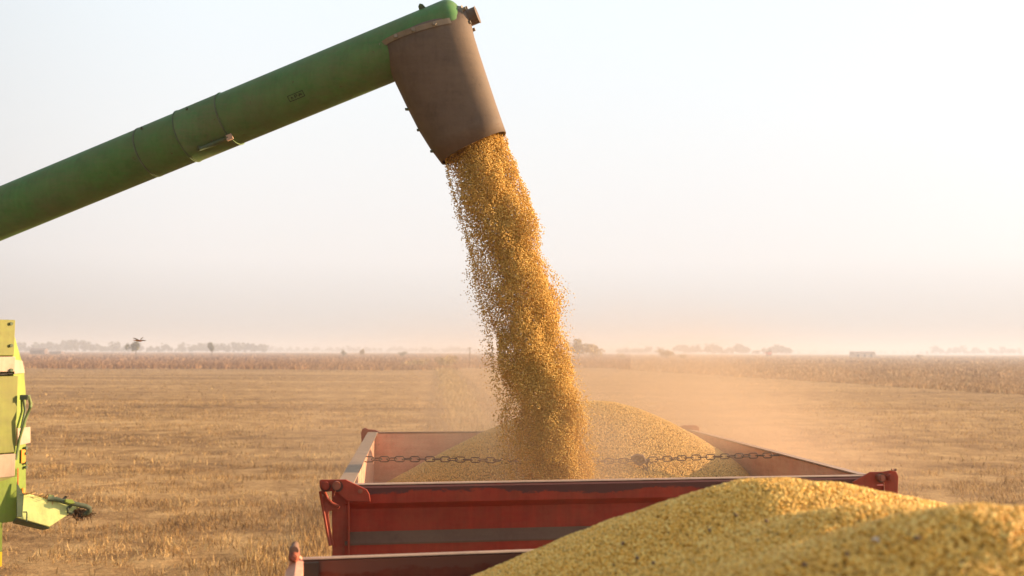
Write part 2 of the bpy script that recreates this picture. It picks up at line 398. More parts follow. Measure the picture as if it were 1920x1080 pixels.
tree(1722, 430, 1.6, 2.2, 'tiny shrub on the pale strip right of the long shed', 'leaf_dry', 13, 'shrub', low=0)

Vs, Fs, o_ = [], [], 0
r_ = random.Random(5)
def woods(px0, px1, D, h, step, gap=.12):
    global o_
    px = px0
    while px < px1:
        if r_.random() > gap:
            p = at(px, 660, D + r_.uniform(-60, 60)); hh = h * r_.uniform(.45, 1.1)
            V, Fc = leafy('', 70, '', None, hh * .16, (p.x, p.y, hh * .5), (hh * .45, hh * .45, hh * .5), r_.randrange(10 ** 6))
            V[:, 2] = np.clip(V[:, 2], 0, hh)
            Vs.append(V); Fs.append(Fc + o_); o_ += len(V)
        px += step * r_.uniform(.5, 1.5)
woods(-250, 500, 950, 10, 5, .08); woods(40, 240, 900, 13, 9, .3); woods(500, 1000, 1500, 10, 5, .1)
woods(1160, 1240, 1100, 9, 4); woods(1270, 1480, 1000, 11, 5, .1); woods(1480, 1760, 1800, 8, 7, .3); woods(1740, 2150, 1300, 12, 6, .15)
wd_ = npmesh('treeline', np.concatenate(Vs), np.concatenate(Fs), M['leaf_far'], False)
tag(wd_, 'hazy blue grey far wood along the horizon', 'treeline', kind='stuff')

M['farwall'] = painted('barn_wall', (.12, .08, .065), (.18, .12, .09), .4, .8)
M['farroof'] = painted('barn_roof', (.16, .11, .10), (.25, .18, .14), .4, .8)
M['palewall'] = painted('pale_shed_wall', (.50, .40, .30), (.5, .4, .3), .4, .8)
M['dark'] = mat('dark_opening', (.03, .025, .02), .8)
def barn(px, D, wd, h, dp, label, wall, roof, openings, mono=False):
    p = at(px, 660, D); p.z = 0; e = empty('barn', p); a = R(8); Mx = Matrix.Rotation(a, 3, 'Z')
    q = lambda x, y, z: p + Mx @ Vector((x, y, z))
    eh = h * .72
    b = MB(); b.prism([q(-wd / 2, -dp / 2, 0), q(wd / 2, -dp / 2, 0), q(wd / 2, -dp / 2, eh), q(-wd / 2, -dp / 2, eh)], Mx @ Vector((0, dp, 0))); b.build('wall', wall, e)
    b = MB()
    b.prism([q(-wd / 2 - .3, -dp / 2 - .3, eh + .01), q(-wd / 2 - .3, 0, h), q(-wd / 2 - .3, dp / 2 + .3, eh + .01)], Mx @ Vector((wd + .6, 0, 0))); b.build('roof', roof, e)
    for x in openings:
        b = MB(); b.box(q(x, -dp / 2 - .02, eh * .42), wd * .09, .06, eh * .75, Mx); b.build('door', M['dark'], e)
    tag(e, label, 'barn')
barn(73, 520, 7.2, 3.6, 6, 'dark block shaped barn on the left horizon beside the combine', M['farwall'], M['farroof'], (-1.5, 1.5))
barn(106, 540, 6.0, 2.2, 5, 'low dark shed right of the block shaped barn', M['farwall'], M['farroof'], (1.2,))
barn(1617, 560, 13, 3.4, 5, 'long pale shed with a light wall on the right horizon', M['palewall'], M['farroof'], (-4, 0, 4))
# utility pole
p = at(881, 660, 190); p.z = 0; e = empty('utility_pole', p)
MB().tube([p, p + Vector((0, 0, 3.6))], [.08, .06], 8).build('pole', M['bark'], e)
MB().box(p + Vector((0, 0, 3.4)), .9, .08, .08).build('crossarm', M['bark'], e); tag(e, 'thin wooden utility pole just left of the falling soybeans', 'pole')
# far vehicle raising dust
p = at(1441, 660, 620); p.z = 0; e = empty('harvester', p)
b = MB(); b.box(p + Vector((0, 0, 2.2)), 2.6, 5, 2.0); b.build('body', M['redmark'], e)
b = MB(); b.prism([p + Vector(v) for v in ((.3, -1.2, 3.2), (1.6, -1.2, 3.2), (1.3, -1.2, 4.3), (.4, -1.2, 4.3))], Vector((0, 2.4, 0))); b.build('cab', M['dark'], e)
for x in (-1, 1): MB().cyl(p + Vector((x, -1.8, .7)), p + Vector((x, -1.2, .7)), .75, 14).build('wheel', M['rubber'], e)
tag(e, 'tiny red harvester working in dust on the horizon right of the shrubs', 'harvester')

# ------------------------------------------------------------------ soybeans
ph = (1 + 5 ** .5) / 2
IV = np.array([(-1, ph, 0), (1, ph, 0), (-1, -ph, 0), (1, -ph, 0), (0, -1, ph), (0, 1, ph), (0, -1, -ph), (0, 1, -ph), (ph, 0, -1), (ph, 0, 1), (-ph, 0, -1), (-ph, 0, 1)]); IV /= np.linalg.norm(IV[0])
IF = np.array([(0, 11, 5), (0, 5, 1), (0, 1, 7), (0, 7, 10), (0, 10, 11), (1, 5, 9), (5, 11, 4), (11, 10, 2), (10, 7, 6), (7, 1, 8), (3, 9, 4), (3, 4, 2), (3, 2, 6), (3, 6, 8), (3, 8, 9), (4, 9, 5), (2, 4, 11), (6, 2, 10), (8, 6, 7), (9, 8, 1)])
def beans(P, r):
    N = len(P); q = rng.normal(0, 1, (N, 4)); q /= np.linalg.norm(q, axis=1)[:, None]; a, b, c, d = q.T
    Rm = np.stack([1 - 2 * (c * c + d * d), 2 * (b * c - a * d), 2 * (b * d + a * c), 2 * (b * c + a * d), 1 - 2 * (b * b + d * d), 2 * (c * d - a * b),
                   2 * (b * d - a * c), 2 * (c * d + a * b), 1 - 2 * (b * b + c * c)], -1).reshape(N, 3, 3)
    s = (r * rng.uniform(.88, 1.14, N))[:, None, None]
    V = IV[None] * np.array([1.05, 1.0, .93]) * s
    V = np.einsum('nij,nkj->nki', Rm, V) + P[:, None, :]
    Fc = IF[None] + (np.arange(N) * 12)[:, None, None]
    return V.reshape(-1, 3), Fc.reshape(-1, 3)
def fnoise(X, Y, sc_, sd):
    r = np.random.default_rng(sd); z = np.zeros_like(X)
    for k in range(10):
        a = r.uniform(0, 2 * np.pi); f = sc_ * r.uniform(.5, 1.8); z += np.sin(f * (X * np.cos(a) + Y * np.sin(a)) + r.uniform(0, 6)) / 10
    return z

# ------------------------------------------------------------------ far red trailer
fl, fr_ = onz(648, 909, HR), onz(1618, 892, HR)
bl, br = onz(699, 812, HR), onz(1298, 808, HR)
U = (fr_ - fl).normalized(); NRM = Vector((U.y, -U.x, 0))            # towards the camera
tr = empty('grain_trailer', ((fl.x + br.x) / 2, (fl.y + br.y) / 2, 0))
tag(tr, 'red grain trailer with rimmed boards being filled by the falling soybeans', 'trailer')
def board(a, b, prof, name, mt, parent, cx=None, inward=0.014):
    """a side board: the outside follows the pressed profile (out, down), the inside is flat"""
    d = (b - a).normalized(); n = Vector((d.y, -d.x, 0))
    if cx is not None and (cx - a).dot(n) > 0: n = -n
    pts = [a + n * o_ - Vector((0, 0, dn)) for o_, dn in prof] + [a - n * inward - Vector((0, 0, prof[-1][1])), a - n * inward - Vector((0, 0, .004))]
    mb = MB(); mb.prism(pts, b - a); return mb.build(name, mt, parent), d, n
PROF = [(.012, .0), (.040, .010), (.04, .078), (.0, .108), (.0, .21), (.036, .255), (.036, .302), (-.004, .325), (-.004, .52), (.03, .545), (.03, .60), (.02, .62),
        (.04, .63), (.04, .70), (0, .73), (0, .88), (.036, .92), (.036, 1.0)]
ctr = (fl + fr_ + bl + br) / 4
board(fl, fr_, PROF, 'front_board', M['red'], tr, ctr)
# the dusty ledge of the front board and the bare metal along its rim
n = NRM
MB().prism([fl + n * (.0 + .002) - Vector((0, 0, .209)), fl + n * .0385 - Vector((0, 0, .2545)), fl + n * .0385 - Vector((0, 0, .262)), fl + n * .037 - Vector((0, 0, .2562)), fl + n * .0 - Vector((0, 0, .211))], fr_ - fl).build('dusty_ledge', M['dust_ledge'], tr)
MB().prism([fl + n * .022 + Vector((0, 0, .0005)), fl + n * .018 + Vector((0, 0, .005)), fl - n * .012 + Vector((0, 0, .005)), fl - n * .016 + Vector((0, 0, .0005))], fr_ - fl).build('rim', M['rim_metal'], tr)
board(bl, br, PROF, 'rear_board', M['inside'], tr, ctr)
board(br, fr_, PROF, 'side_board', M['inside'], tr, ctr)
board(fl, bl, PROF, 'side_board', M['inside'], tr, ctr)
def rimline(a, b, w0, name, mt, bow=0):
    d = (b - a); nn = Vector((d.y, -d.x, 0)).normalized(); up = Vector((0, 0, .006)); mb = MB(); k = 10
    vs = []
    for i in range(k + 1):
        s = i / k; p = a + d * s + Vector((0, 0, .0015)) + nn * (bow * math.sin(math.pi * s))
        vs += [p - nn * w0, p + nn * w0, p + nn * w0 + up, p - nn * w0 + up]
    fs = [(0, 1, 2, 3), tuple(4 * k + j for j in (3, 2, 1, 0))]
    for i in range(k):
        for j in range(4): fs.append((4 * i + j, 4 * i + 4 + j, 4 * i + 4 + (j + 1) % 4, 4 * i + (j + 1) % 4))
    mb.add(vs, fs); return mb.build(name, mt, tr)
rimline(br, fr_, .022, 'rim', M['rim_metal'])
rimline(fl, bl, .036, 'rim', M['wood_lip'])
rimline(bl, br, .02, 'rim', M['rust'])
# floor, chassis, wheels (below what the photo shows)
zf = HR - 1.0
MB().prism([Vector((p.x, p.y, zf)) for p in (fl, fr_, br, bl)], Vector((0, 0, .05))).build('floor', M['rust'], tr)
V3 = lambda p, z: Vector((p.x, p.y, z))
for s_ in (.3, .7):
    a = fl.lerp(fr_, s_); b = bl.lerp(br, s_); MB().prism([V3(a, zf - .16), V3(a + U * .1, zf - .16), V3(a + U * .1, zf - .003), V3(a, zf - .003)], V3(b, 0) - V3(a, 0)).build('chassis_beam', M['rust'], tr)
def wheel(c, ax, r, wd, parent, rimm):
    b = MB(); prof = [(r * .55, -wd / 2), (r * .9, -wd / 2), (r, -wd * .32), (r, wd * .32), (r * .9, wd / 2), (r * .55, wd / 2)]
    t1 = Vector((0, 0, 1)); t2 = ax.cross(t1).normalized(); n = 40; vs = []
    for i in range(n):
        th = 2 * math.pi * i / n; dr = t1 * math.cos(th) + t2 * math.sin(th)
        for (rr, x) in prof: vs.append(c + dr * (rr * (1 + (.03 if i % 2 and rr > r * .95 else 0))) + ax * x)
    k = len(prof); fs = [(i * k + j, ((i + 1) % n) * k + j, ((i + 1) % n) * k + (j + 1) % k, i * k + (j + 1) % k) for i in range(n) for j in range(k)]
    b.add(vs, fs, False); wv = b.build('wheel', M['tyre'], parent)
    b = MB(); b.tube([c - ax * wd * .3, c - ax * wd * .05, c + ax * wd * .05, c + ax * wd * .3], [r * .56, r * .3, r * .3, r * .56], 24); b.build('rim', rimm, wv)
sideax = U
for s_ in (.22, .8):
    for e_ in (.06, .94):
        c = fl.lerp(fr_, e_).lerp(bl.lerp(br, e_), s_); wheel(V3(c, .5), sideax, .5, .28, tr, M['cream'])
    a = fl.lerp(bl, s_); b = fr_.lerp(br, s_); MB().cyl(V3(a.lerp(b, .08), .5), V3(a.lerp(b, .92), .5), .05).build('axle', M['rust'], tr)

# corner gear on the front corners: everything lies on planes parallel to the front board
def gear(off): return fl + NRM * off
def pp(pts, off): return [onplane(x, y, gear(off), NRM) for x, y in pts]
def plate(pts, off, th, name, mt, parent, bev=.003):
    q = pp(pts, off)
    return MB().prism(q, NRM * -th).build(name, mt, parent, bev)
def disc(x, y, r, off, th, name, mt, parent, n=22, ring=None):
    c = pp([(x, y)], off)[0]; rr = r / F * c.y
    b = MB(); b.cyl(c - NRM * th, c, rr, n)
    if ring: b.cyl(c, c + NRM * .006, rr * ring, n)
    return b.build(name, mt, parent, .0015)
# left post, its flange and the hinge plate
zb = 1.02
def post(pts, off, th, name, mt):
    q = pp(pts, off); return MB().prism(q, NRM * -th).build(name, mt, tr, .004)
pw = post([(622, 918), (651, 918), (653, 1010), (653, 1180), (624, 1180)], .030, .06, 'corner_post', M['red_plate'])
post([(651.5, 921), (655.5, 921), (656, 1010), (656, 1180), (652, 1180)], .052, .05, 'post_flange', M['red_plate'])
hp = plate([(599, 901), (603, 899.5), (649, 899), (652, 901), (688, 918), (693, 927), (695, 941), (652, 940), (634, 925), (624, 921), (608, 923), (603, 921), (599, 912)], .064, .010, 'hinge_plate', M['red_plate'], tr)
disc(610.5, 911.5, 6.8, .092, .035, 'pin', M['red_plate'], hp, ring=.75)
disc(631, 911, 7.2, .100, .045, 'pin', M['bolt'], hp, ring=.62)
disc(611, 912.5, 8.2, .070, .008, 'washer', M['dark_washer'], hp)  # dark disc added behind the pin as its shade
disc(633, 912, 9.5, .070, .008, 'washer', M['dark_washer'], hp)
disc(675.5, 921, 4.0, .072, .01, 'bolt', M['bolt'], hp, 8, ring=.55)
lv = plate([(600, 921), (608, 922), (614, 934), (622, 943), (634, 948), (638, 951), (634, 955), (624, 957), (617, 959), (616, 964), (620, 995), (626, 1022), (619, 1024), (614, 1000), (606, 955)], .074, .014, 'latch_lever', M['red_plate'], tr)
MB().tube(pp([(600, 921), (606, 955), (614, 1000), (619, 1023)], .08), .006, 8).build('lever_edge', M['red_plate'], lv)
MB().tube(pp([(608, 922), (614, 935), (623, 944), (636, 950)], .08), .007, 8).build('lever_edge', M['red_plate'], lv)
disc(605, 929, 1.8, .082, .01, 'bolt', M['bolt'], lv, 8)
MB().tube(pp([(629, 918), (627, 926), (625, 932)], .075), .0018, 6).build('cotter_pin', M['bolt'], hp)
# right one
hp = plate([(1598, 904), (1629, 887), (1632, 885), (1657, 884.5), (1670, 882), (1681, 884), (1685, 893), (1684, 925), (1681, 960), (1664, 960), (1659, 908), (1645, 909), (1640, 922), (1610, 918)], .064, .010, 'hinge_plate', M['red_plate'], tr)
disc(1672.5, 896, 6.8, .094, .035, 'pin', M['red_plate'], hp, ring=.75)
disc(1654, 896.5, 6.0, .100, .045, 'pin', M['bolt'], hp, ring=.6)
disc(1652, 896, 8.5, .070, .008, 'washer', M['dark_washer'], hp)  # painted shade behind the right pin
MB().tube(pp([(1657, 905), (1657.5, 912), (1658, 921)], .078), .0026, 6).build('cotter_pin', M['bolt'], hp)
MB().tube(pp([(1672, 881), (1680, 881)], .078), .006, 8).build('latch_handle', M['rust'], hp)
post([(1632, 910), (1668, 910), (1664, 1150), (1632, 1150)], .030, .06, 'corner_post', M['red_plate'])
# rear corner plates
bn = Vector(((br - bl).y, -(br - bl).x, 0)).normalized()
def rp(pts, name):
    q = [onplane(x, y, bl - bn * .02, bn) for x, y in pts]; MB().prism(q, bn * -.03).build(name, M['red_plate'], tr, .003)
rp([(677, 812), (679, 805), (685, 802), (690, 805), (703, 806), (714, 811), (714, 828), (694, 830), (684, 842), (679, 850)], 'hinge_plate')
rp([(1276, 800), (1283, 797.5), (1306, 797.5), (1311, 801), (1312, 812), (1300, 816), (1274, 808)], 'hinge_plate')

# chain across the middle
ca, cb = fl.lerp(bl, .40) + Vector((.03, 0, -.008)), fr_.lerp(br, .36) + Vector((-.03, 0, -.005))
CH = MB(); L = (cb - ca).length; nl = 56
def cpt(s): return ca.lerp(cb, s) + Vector((0, 0, -.018 * math.sin(math.pi * s) + .006 * math.sin(9 * s)))
def link(mb, c, d, flip, ln=.058, wd=.030, r=.0032):
    d = d.normalized(); up = Vector((0, 0, 1)); s = d.cross(up).normalized(); up2 = s.cross(d)
    x = up2 if flip else s
    x = (x + (s if flip else up2) * random.uniform(-.4, .4)).normalized()
    pts = []
    h = ln / 2 - wd / 2
    for k in range(12):
        th = 2 * math.pi * (k + .5) / 12; pts.append(c + d * (h * (1 if math.cos(th) > 0 else -1) + wd / 2 * math.cos(th)) + x * (wd / 2 * math.sin(th)))
    mb.tube(pts, r, 6, closed=True)
for i in range(nl):
    s = (i + .5) / nl; link(CH, cpt(s), cpt(s + .01) - cpt(s - .01), i % 2 == 0, L / nl * 1.32)
chn = CH.build('chain', M['chain'], tr)
# tensioner hook and hanging end
sk = .655; k0 = cpt(sk)
b = MB(); b.tube([k0 + Vector((-.05, -.01, .012)), k0 + Vector((-.02, -.02, .028)), k0 + Vector((.015, -.02, .024)), k0 + Vector((.03, -.015, -.005)), k0 + Vector((0, -.02, -.024)), k0 + Vector((-.03, -.02, -.012))], .010, 8)
b.tube([k0 + Vector((-.03, .01, .01)), k0 + Vector((.05, .0, -.012))], .014, 8)
for i in range(4): link(b, k0 + Vector((.03 + .009 * i, -.015, -.03 - .03 * i)), Vector((.3, 0, -1)), i % 2 == 0, .042, .026)
b.build('chain_hook', M['chain'], tr)

# pile inside it
PK = at(1120, 753, 6.75)
def pile_h(X, Y):
    r = np.sqrt(((X - PK.x) * np.where(X > PK.x, 1.22, 1.0)) ** 2 + ((Y - PK.y) * 1.0) ** 2)
    z = PK.z - .63 * (np.sqrt(r ** 2 + .49) - .7)
    dent = 0.0 * np.exp(-(((X - .33) / .22) ** 2 + ((Y - 5.35) / .28) ** 2))
    return z - dent + .012 * fnoise(X, Y, 7, 3) + .004 * fnoise(X, Y, 30, 4)
def quad_uv(N, a, b, c, d):
    u = rng.uniform(0.012, .988, N); v = rng.uniform(.012, .988, N)
    A = np.array(a); B = np.array(b); Cc = np.array(c); D = np.array(d)
    P = (1 - v)[:, None] * ((1 - u)[:, None] * A + u[:, None] * B) + v[:, None] * ((1 - u)[:, None] * D + u[:, None] * Cc); return P[:, 0], P[:, 1]
def surf(xs, ys, hf, zmin):
    X, Y = np.meshgrid(xs, ys); Z = np.maximum(hf(X, Y), zmin); nx, ny = len(xs), len(ys)
    idx = np.arange(nx * ny).reshape(ny, nx); Fq = np.stack([idx[:-1, :-1], idx[:-1, 1:], idx[1:, 1:], idx[1:, :-1]], -1).reshape(-1, 4)
    return np.stack([X, Y, Z], -1).reshape(-1, 3), Fq
# base surface follows the trailer's inside
ui = np.linspace(.012, .988, 120); UU, VV = np.meshgrid(ui, ui)
A, B, Cc, D = [np.array(p) for p in (fl, fr_, br, bl)]
PX = (1 - VV)[..., None] * ((1 - UU)[..., None] * A + UU[..., None] * B) + VV[..., None] * ((1 - UU)[..., None] * D + UU[..., None] * Cc)
Zs = np.maximum(pile_h(PX[..., 0], PX[..., 1]), zf + .06); idx = np.arange(120 * 120).reshape(120, 120)
Fq = np.stack([idx[:-1, :-1], idx[:-1, 1:], idx[1:, 1:], idx[1:, :-1]], -1).reshape(-1, 4)
pe = empty('soybean_heap', (PK.x, PK.y, zf)); tag(pe, 'pale golden cone of soybeans heaped inside the far red trailer under the stream', 'soybeans', kind='stuff')
npmesh('heap_mass', np.stack([PX[..., 0], PX[..., 1], Zs - .003], -1).reshape(-1, 3), Fq, M['bean_mass'], True, pe)
X, Y = quad_uv(150000, fl, fr_, br, bl); Z = pile_h(X, Y)
k = (Z > zf + .06) & (Y < PK.y + .5) & (Z > 1.75); X, Y, Z = X[k], Y[k], Z[k]
P = np.stack([X, Y, Z + rng.uniform(-.002, .004, len(X))], -1); V, Fc = beans(P, np.full(len(P), .0041))
npmesh('loose_beans', V, Fc, M['bean'], True, pe)

# ------------------------------------------------------------------ falling stream
ST = [(246, 852, 950), (285, 833, 958), (330, 838, 968), (400, 866, 1002), (470, 882, 1008), (520, 893, 1034), (560, 904, 1052), (620, 917, 1050), (680, 929, 1062), (740, 940, 1085), (800, 950, 1099), (860, 952, 1105), (900, 962, 1106), (960, 968, 1110)]
sy = np.array([s[0] for s in ST]); sl = np.array([s[1] for s in ST]); sr = np.array([s[2] for s in ST])
DS = 5.25
def stream(N):
    t_ = rng.uniform(250, 945, N)
    u = rng.uniform(-1, 1, N); v = rng.uniform(-1, 1, N); k = u * u + v * v < 1; t_, u, v = t_[k], u[k], v[k]
    # ropes and folds in the fall
    th = np.arctan2(v, u); yy = t_ / 100.0
    lump = 1 + .11 * np.sin(th * 3 + yy * 2.1) + .08 * np.sin(th * 5 - yy * 3.7 + 1) + .06 * np.sin(th * 2 + yy * 6.3 + 2) + .04 * np.sin(th * 9 + yy * 9)
    rr = np.sqrt(u * u + v * v)
    # more of them in the sheath and on the right
    wgt = .35 + .65 * rr; wgt *= np.clip(.86 + .34 * u, .55, 1)
    hole = np.zeros_like(t_)
    for (hx, hy, sx, sy_) in ((-.78, 335, .18, 28), (-.6, 480, .25, 60), (-.55, 520, .2, 25), (-.55, 600, .28, 32), (-.62, 430, .2, 22), (-.5, 655, .2, 18)):
        hole = np.maximum(hole, np.exp(-(((u - hx) / sx) ** 2 + ((t_ - hy) / sy_) ** 2)))
    wgt *= 1 - .62 * hole
    cl = .55 + .45 * np.sin(th * 4 + yy * 4.3) * np.sin(yy * 11 + th * 2 + u * 5)
    wgt *= .55 + .45 * cl
    low = np.clip((t_ - 640) / 250, 0, 1); wgt *= 1 - low * .75 * np.clip(.15 - u, 0, 1)
    k = rng.uniform(0, 1, len(t_)) < wgt
    return t_[k], (u * lump)[k], (v * np.clip(lump, .85, 1.15))[k]
t_, u, v = stream(400000)
N0 = len(t_)
# stray beans round the column
Ns = 4600; ts = rng.uniform(260, 900, Ns); side = rng.choice([-1, 1], Ns, p=[.55, .45]); fall = np.abs(rng.normal(0, 1, Ns)) * .8
us = side * (1.0 + fall * np.where(side < 0, .17, .15) * np.clip((ts - 240) / 260, .15, 1.2)) ; vs_ = rng.uniform(-.6, .6, Ns)
t_ = np.concatenate([t_, ts]); u = np.concatenate([u, us]); v = np.concatenate([v, vs_])
Lx = np.interp(t_, sy, sl); Rx = np.interp(t_, sy, sr)
Lx += 3 * np.sin(t_ / 23.); Rx += 3 * np.sin(t_ / 17. + 1)
cx = (Lx + Rx) / 2; hw = (Rx - Lx) / 2
px = cx + hw * .97 * u + rng.normal(0, 1.0, len(t_)); py = t_ + rng.normal(0, 2, len(t_))
# a cut along the mouth of the spout so that beans start inside it
Dp = DS + v * hw / F * DS * .85
rd = np.array(CM.to_3x3())
dirs = np.stack([(px - 960) / F, -(py - 540) / F, -np.ones_like(px)], -1) @ rd.T
P = dirs * (Dp / dirs[:, 1])[:, None] + np.array([0, 0, CAMH])
mouth = 306 - (px - 828) * .5 - 22
k = py > mouth; P = P[k]
floor_ = pile_h(P[:, 0], P[:, 1]); P = P[P[:, 2] > floor_]
rad = np.full(len(P), .0032); rad[rng.uniform(0, 1, len(P)) < .15] = .0022
V, Fc = beans(P, rad)
fs = npmesh('falling_soybeans', V, Fc, M['bean_fall'], True); tag(fs, 'golden stream of soybeans pouring from the brown spout into the far trailer', 'soybeans', kind='stuff')

# ------------------------------------------------------------------ near trailer and its heap
nl_, nr_ = onz(568, 1048, HR), onz(990, 1033, HR)
U2 = (nr_ - nl_).normalized(); N2 = Vector((U2.y, -U2.x, 0)); nr_ = nl_ + U2 * 2.4
nt_ = empty('grain_trailer', ((nl_ + nr_) / 2 + N2 * 1.9).xy.to_3d()); tag(nt_, 'dark red old trailer in the lower foreground full of soybeans', 'trailer')
PR2 = [(.006, 0), (.036, .03), (.036, .07), (0, .1), (0, .3), (.03, .34), (.03, .5), (0, .53), (0, .9), (.036, .93), (.036, 1.0)]
nc = (nl_ + nr_) / 2 + N2 * 1.9
nbl, nbr = nl_ + N2 * 3.8 + U2 * .0, nr_ + N2 * 3.8
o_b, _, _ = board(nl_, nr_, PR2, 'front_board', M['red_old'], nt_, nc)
MB().prism([nl_ - N2 * .008 + Vector((0, 0, .0005)), nl_ - N2 * .006 + Vector((0, 0, .004)), nl_ + N2 * .012 + Vector((0, 0, .004)), nl_ + N2 * .015 + Vector((0, 0, .0005))], nr_ - nl_).build('rim', M['rim_metal'], nt_)
MB().prism([nl_ + U2 * .004 + N2 * .015 + Vector((0, 0, -.006)), nl_ + U2 * .045 + N2 * .015 + Vector((0, 0, -.006)), nl_ + U2 * .045 + N2 * .015 - Vector((0, 0, .5)), nl_ + U2 * .004 + N2 * .015 - Vector((0, 0, .5))], N2 * .012).build('rubber_seal', M['rubber'], nt_)
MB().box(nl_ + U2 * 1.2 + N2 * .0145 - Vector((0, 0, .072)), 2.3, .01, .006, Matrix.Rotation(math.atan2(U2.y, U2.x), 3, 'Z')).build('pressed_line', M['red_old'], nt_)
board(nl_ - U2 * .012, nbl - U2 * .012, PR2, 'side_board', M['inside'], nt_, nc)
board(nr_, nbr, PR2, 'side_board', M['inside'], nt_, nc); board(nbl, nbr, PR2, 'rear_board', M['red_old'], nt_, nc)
MB().prism([V3(p, zf) for p in (nl_, nr_, nbr, nbl)], Vector((0, 0, .05))).build('floor', M['rust'], nt_)
for s_ in (.2, .8):
    for e_ in (.06, .94): wheel(V3(nl_.lerp(nr_, e_).lerp(nbl.lerp(nbr, e_), s_), .5), U2, .5, .28, nt_, M['cream'])
    MB().cyl(V3(nl_.lerp(nr_, .08) + N2 * 3.8 * s_, .5), V3(nl_.lerp(nr_, .92) + N2 * 3.8 * s_, .5), .05).build('axle', M['rust'], nt_)
# corner gear of the near trailer
g0 = nl_ + N2 * .0
def p2(x, y, off=0.): return onplane(x, y, g0 + N2 * off, N2)
cp = MB().prism([p2(545, 1047), (p2(556, 1044)), p2(566, 1050), p2(567, 1190), p2(520, 1190), p2(536, 1085)], -N2 * .05).build('corner_post', M['inside'], nt_, .004)
b = MB(); c = p2(552, 1031, .02); b.tube([c - N2 * .07, c - N2 * .02, c + N2 * .0, c + N2 * .012], [.011, .011, .0155, .012], 18); b.build('bolt', M['rust'], cp)
b = MB(); c = p2(551, 1044, .03); b.tube([c - N2 * .07, c, c + N2 * .012], [.016, .016, .009], 18); b.cyl(c + N2 * .011, c + N2 * .022, .007, 6); b.build('bolt', M['bolt'], cp)
MB().prism([p2(543, 1052, .01), p2(545, 1027, .01), p2(549, 1024, .01), p2(558, 1026, .01), p2(560, 1050, .01)], -N2 * .012).build('bracket', M['steel'], cp, .002)

# heap: three rounded mounds
def mound(X, Y, px, py, D, sl_, sr_, sy0, rnd):
    c = at(px, py, D); dx = X - c.x; dy = Y - c.y
    q = np.where(dx < 0, dx * sl_, dx * sr_); return c.z + rnd - np.sqrt(q ** 2 + (dy * sy0) ** 2 + rnd ** 2)
def near_h(X, Y):
    a = mound(X, Y, 1473, 904, 2.35, .48, .30, .42, .10)
    b = mound(X, Y, 1640, 951, 1.95, .42, .22, .5, .05)
    c = mound(X, Y, 1860, 950, 1.55, .46, .3, .45, .06)
    d = at(1500, 1075, 1.45).z - .48 * np.abs(X - .5) * (X < .5) - .55 * np.clip(Y - 1.35, 0, 9)
    k = 60.
    z = np.log(np.exp(k * (a - 2)) + np.exp(k * (b - 2)) + np.exp(k * (c - 2)) + np.exp(k * (d - 2))) / k + 2 - .004
    return z + .010 * fnoise(X, Y, 9, 8) + .006 * fnoise(X, Y, 38, 9)
he = empty('soybean_heap', (.6, 1.6, HR - .1)); tag(he, 'greenish gold rolling heap of soybeans filling the near dark red trailer', 'soybeans', kind='stuff')
xs = np.linspace(0, 1, 150); UU, VV = np.meshgrid(np.linspace(.005, .992, 150), np.linspace(.012, .99, 200))
A, B, Cc, D = [np.array(p) for p in (nl_, nr_, nbr, nbl)]
PX = (1 - VV)[..., None] * ((1 - UU)[..., None] * A + UU[..., None] * B) + VV[..., None] * ((1 - UU)[..., None] * D + UU[..., None] * Cc)
def near_hc(X, Y):
    z = near_h(X, Y); return np.where(Y < 1.0, np.minimum(z, 2.38 - (1.0 - Y) * .25 + .3 * np.clip(Y, .6, 1) - .3), z)
Zs = np.maximum(near_hc(PX[..., 0], PX[..., 1]), HR - .62); idx = np.arange(150 * 200).reshape(200, 150)
Fq = np.stack([idx[:-1, :-1], idx[:-1, 1:], idx[1:, 1:], idx[1:, :-1]], -1).reshape(-1, 4)
npmesh('heap_mass', np.stack([PX[..., 0], PX[..., 1], Zs - .004], -1).reshape(-1, 3), Fq, M['bean_mass'], True, he)
N = 430000; Uq = rng.uniform(.005, .995, N); Vq = rng.uniform(.01, .55, N)
P = (1 - Vq)[:, None] * ((1 - Uq)[:, None] * A + Uq[:, None] * B) + Vq[:, None] * ((1 - Uq)[:, None] * D + Uq[:, None] * Cc)
X, Y = P[:, 0], P[:, 1]; Z = near_hc(X, Y)
k = (Y > .95) & (X < .66 * Y + .15) & (X > -.45) & (Z > CAMH - .36 * Y); X, Y, Z = X[k], Y[k], Z[k]
P = np.stack([X, Y, Z + rng.uniform(-.005, .005, len(X))], -1); V, Fc = beans(P, np.full(len(P), .0036) * rng.choice([.8, 1, 1.1], len(P)))
npmesh('loose_beans', V, Fc, M['bean_near'], True, he)
print('beans', N0, len(X))
# bits of pod and husk on the heap
M['husk'] = mat('pale_husk', (.72, .60, .48), .5); M['pod'] = mat('brown_pod', (.22, .14, .08), .8)
def onheap(px, py):
    d = ray(px, py)
    for s in np.arange(.8, 3.5, .004):
        p = CO + d * s
        if p.z < float(near_hc(np.array([p.x]), np.array([p.y]))[0]) + .003: return p
    return CO + d * 1.5
def flake(px, py, ln, mt, name, label, group=None):
    p = onheap(px, py); a = random.uniform(0, 3.1); b = MB()
    ax = Vector((math.cos(a), math.sin(a), .15)).normalized(); k = 6
    b.tube([p + ax * (ln * (i / k - .5)) + Vector((0, 0, .004 + .003 * math.sin(math.pi * i / k))) for i in range(k + 1)],
           [max(.0006, .30 * ln * math.sin(math.pi * (i + .15) / (k + .3))) for i in range(k + 1)], 8)
    tag(b.build(name, M[mt], None), label, 'husk' if mt == 'husk' else 'pod', group)
flake(1642, 1020, .012, 'husk', 'husk', 'bright white husk lying on the near heap below its middle ridge')
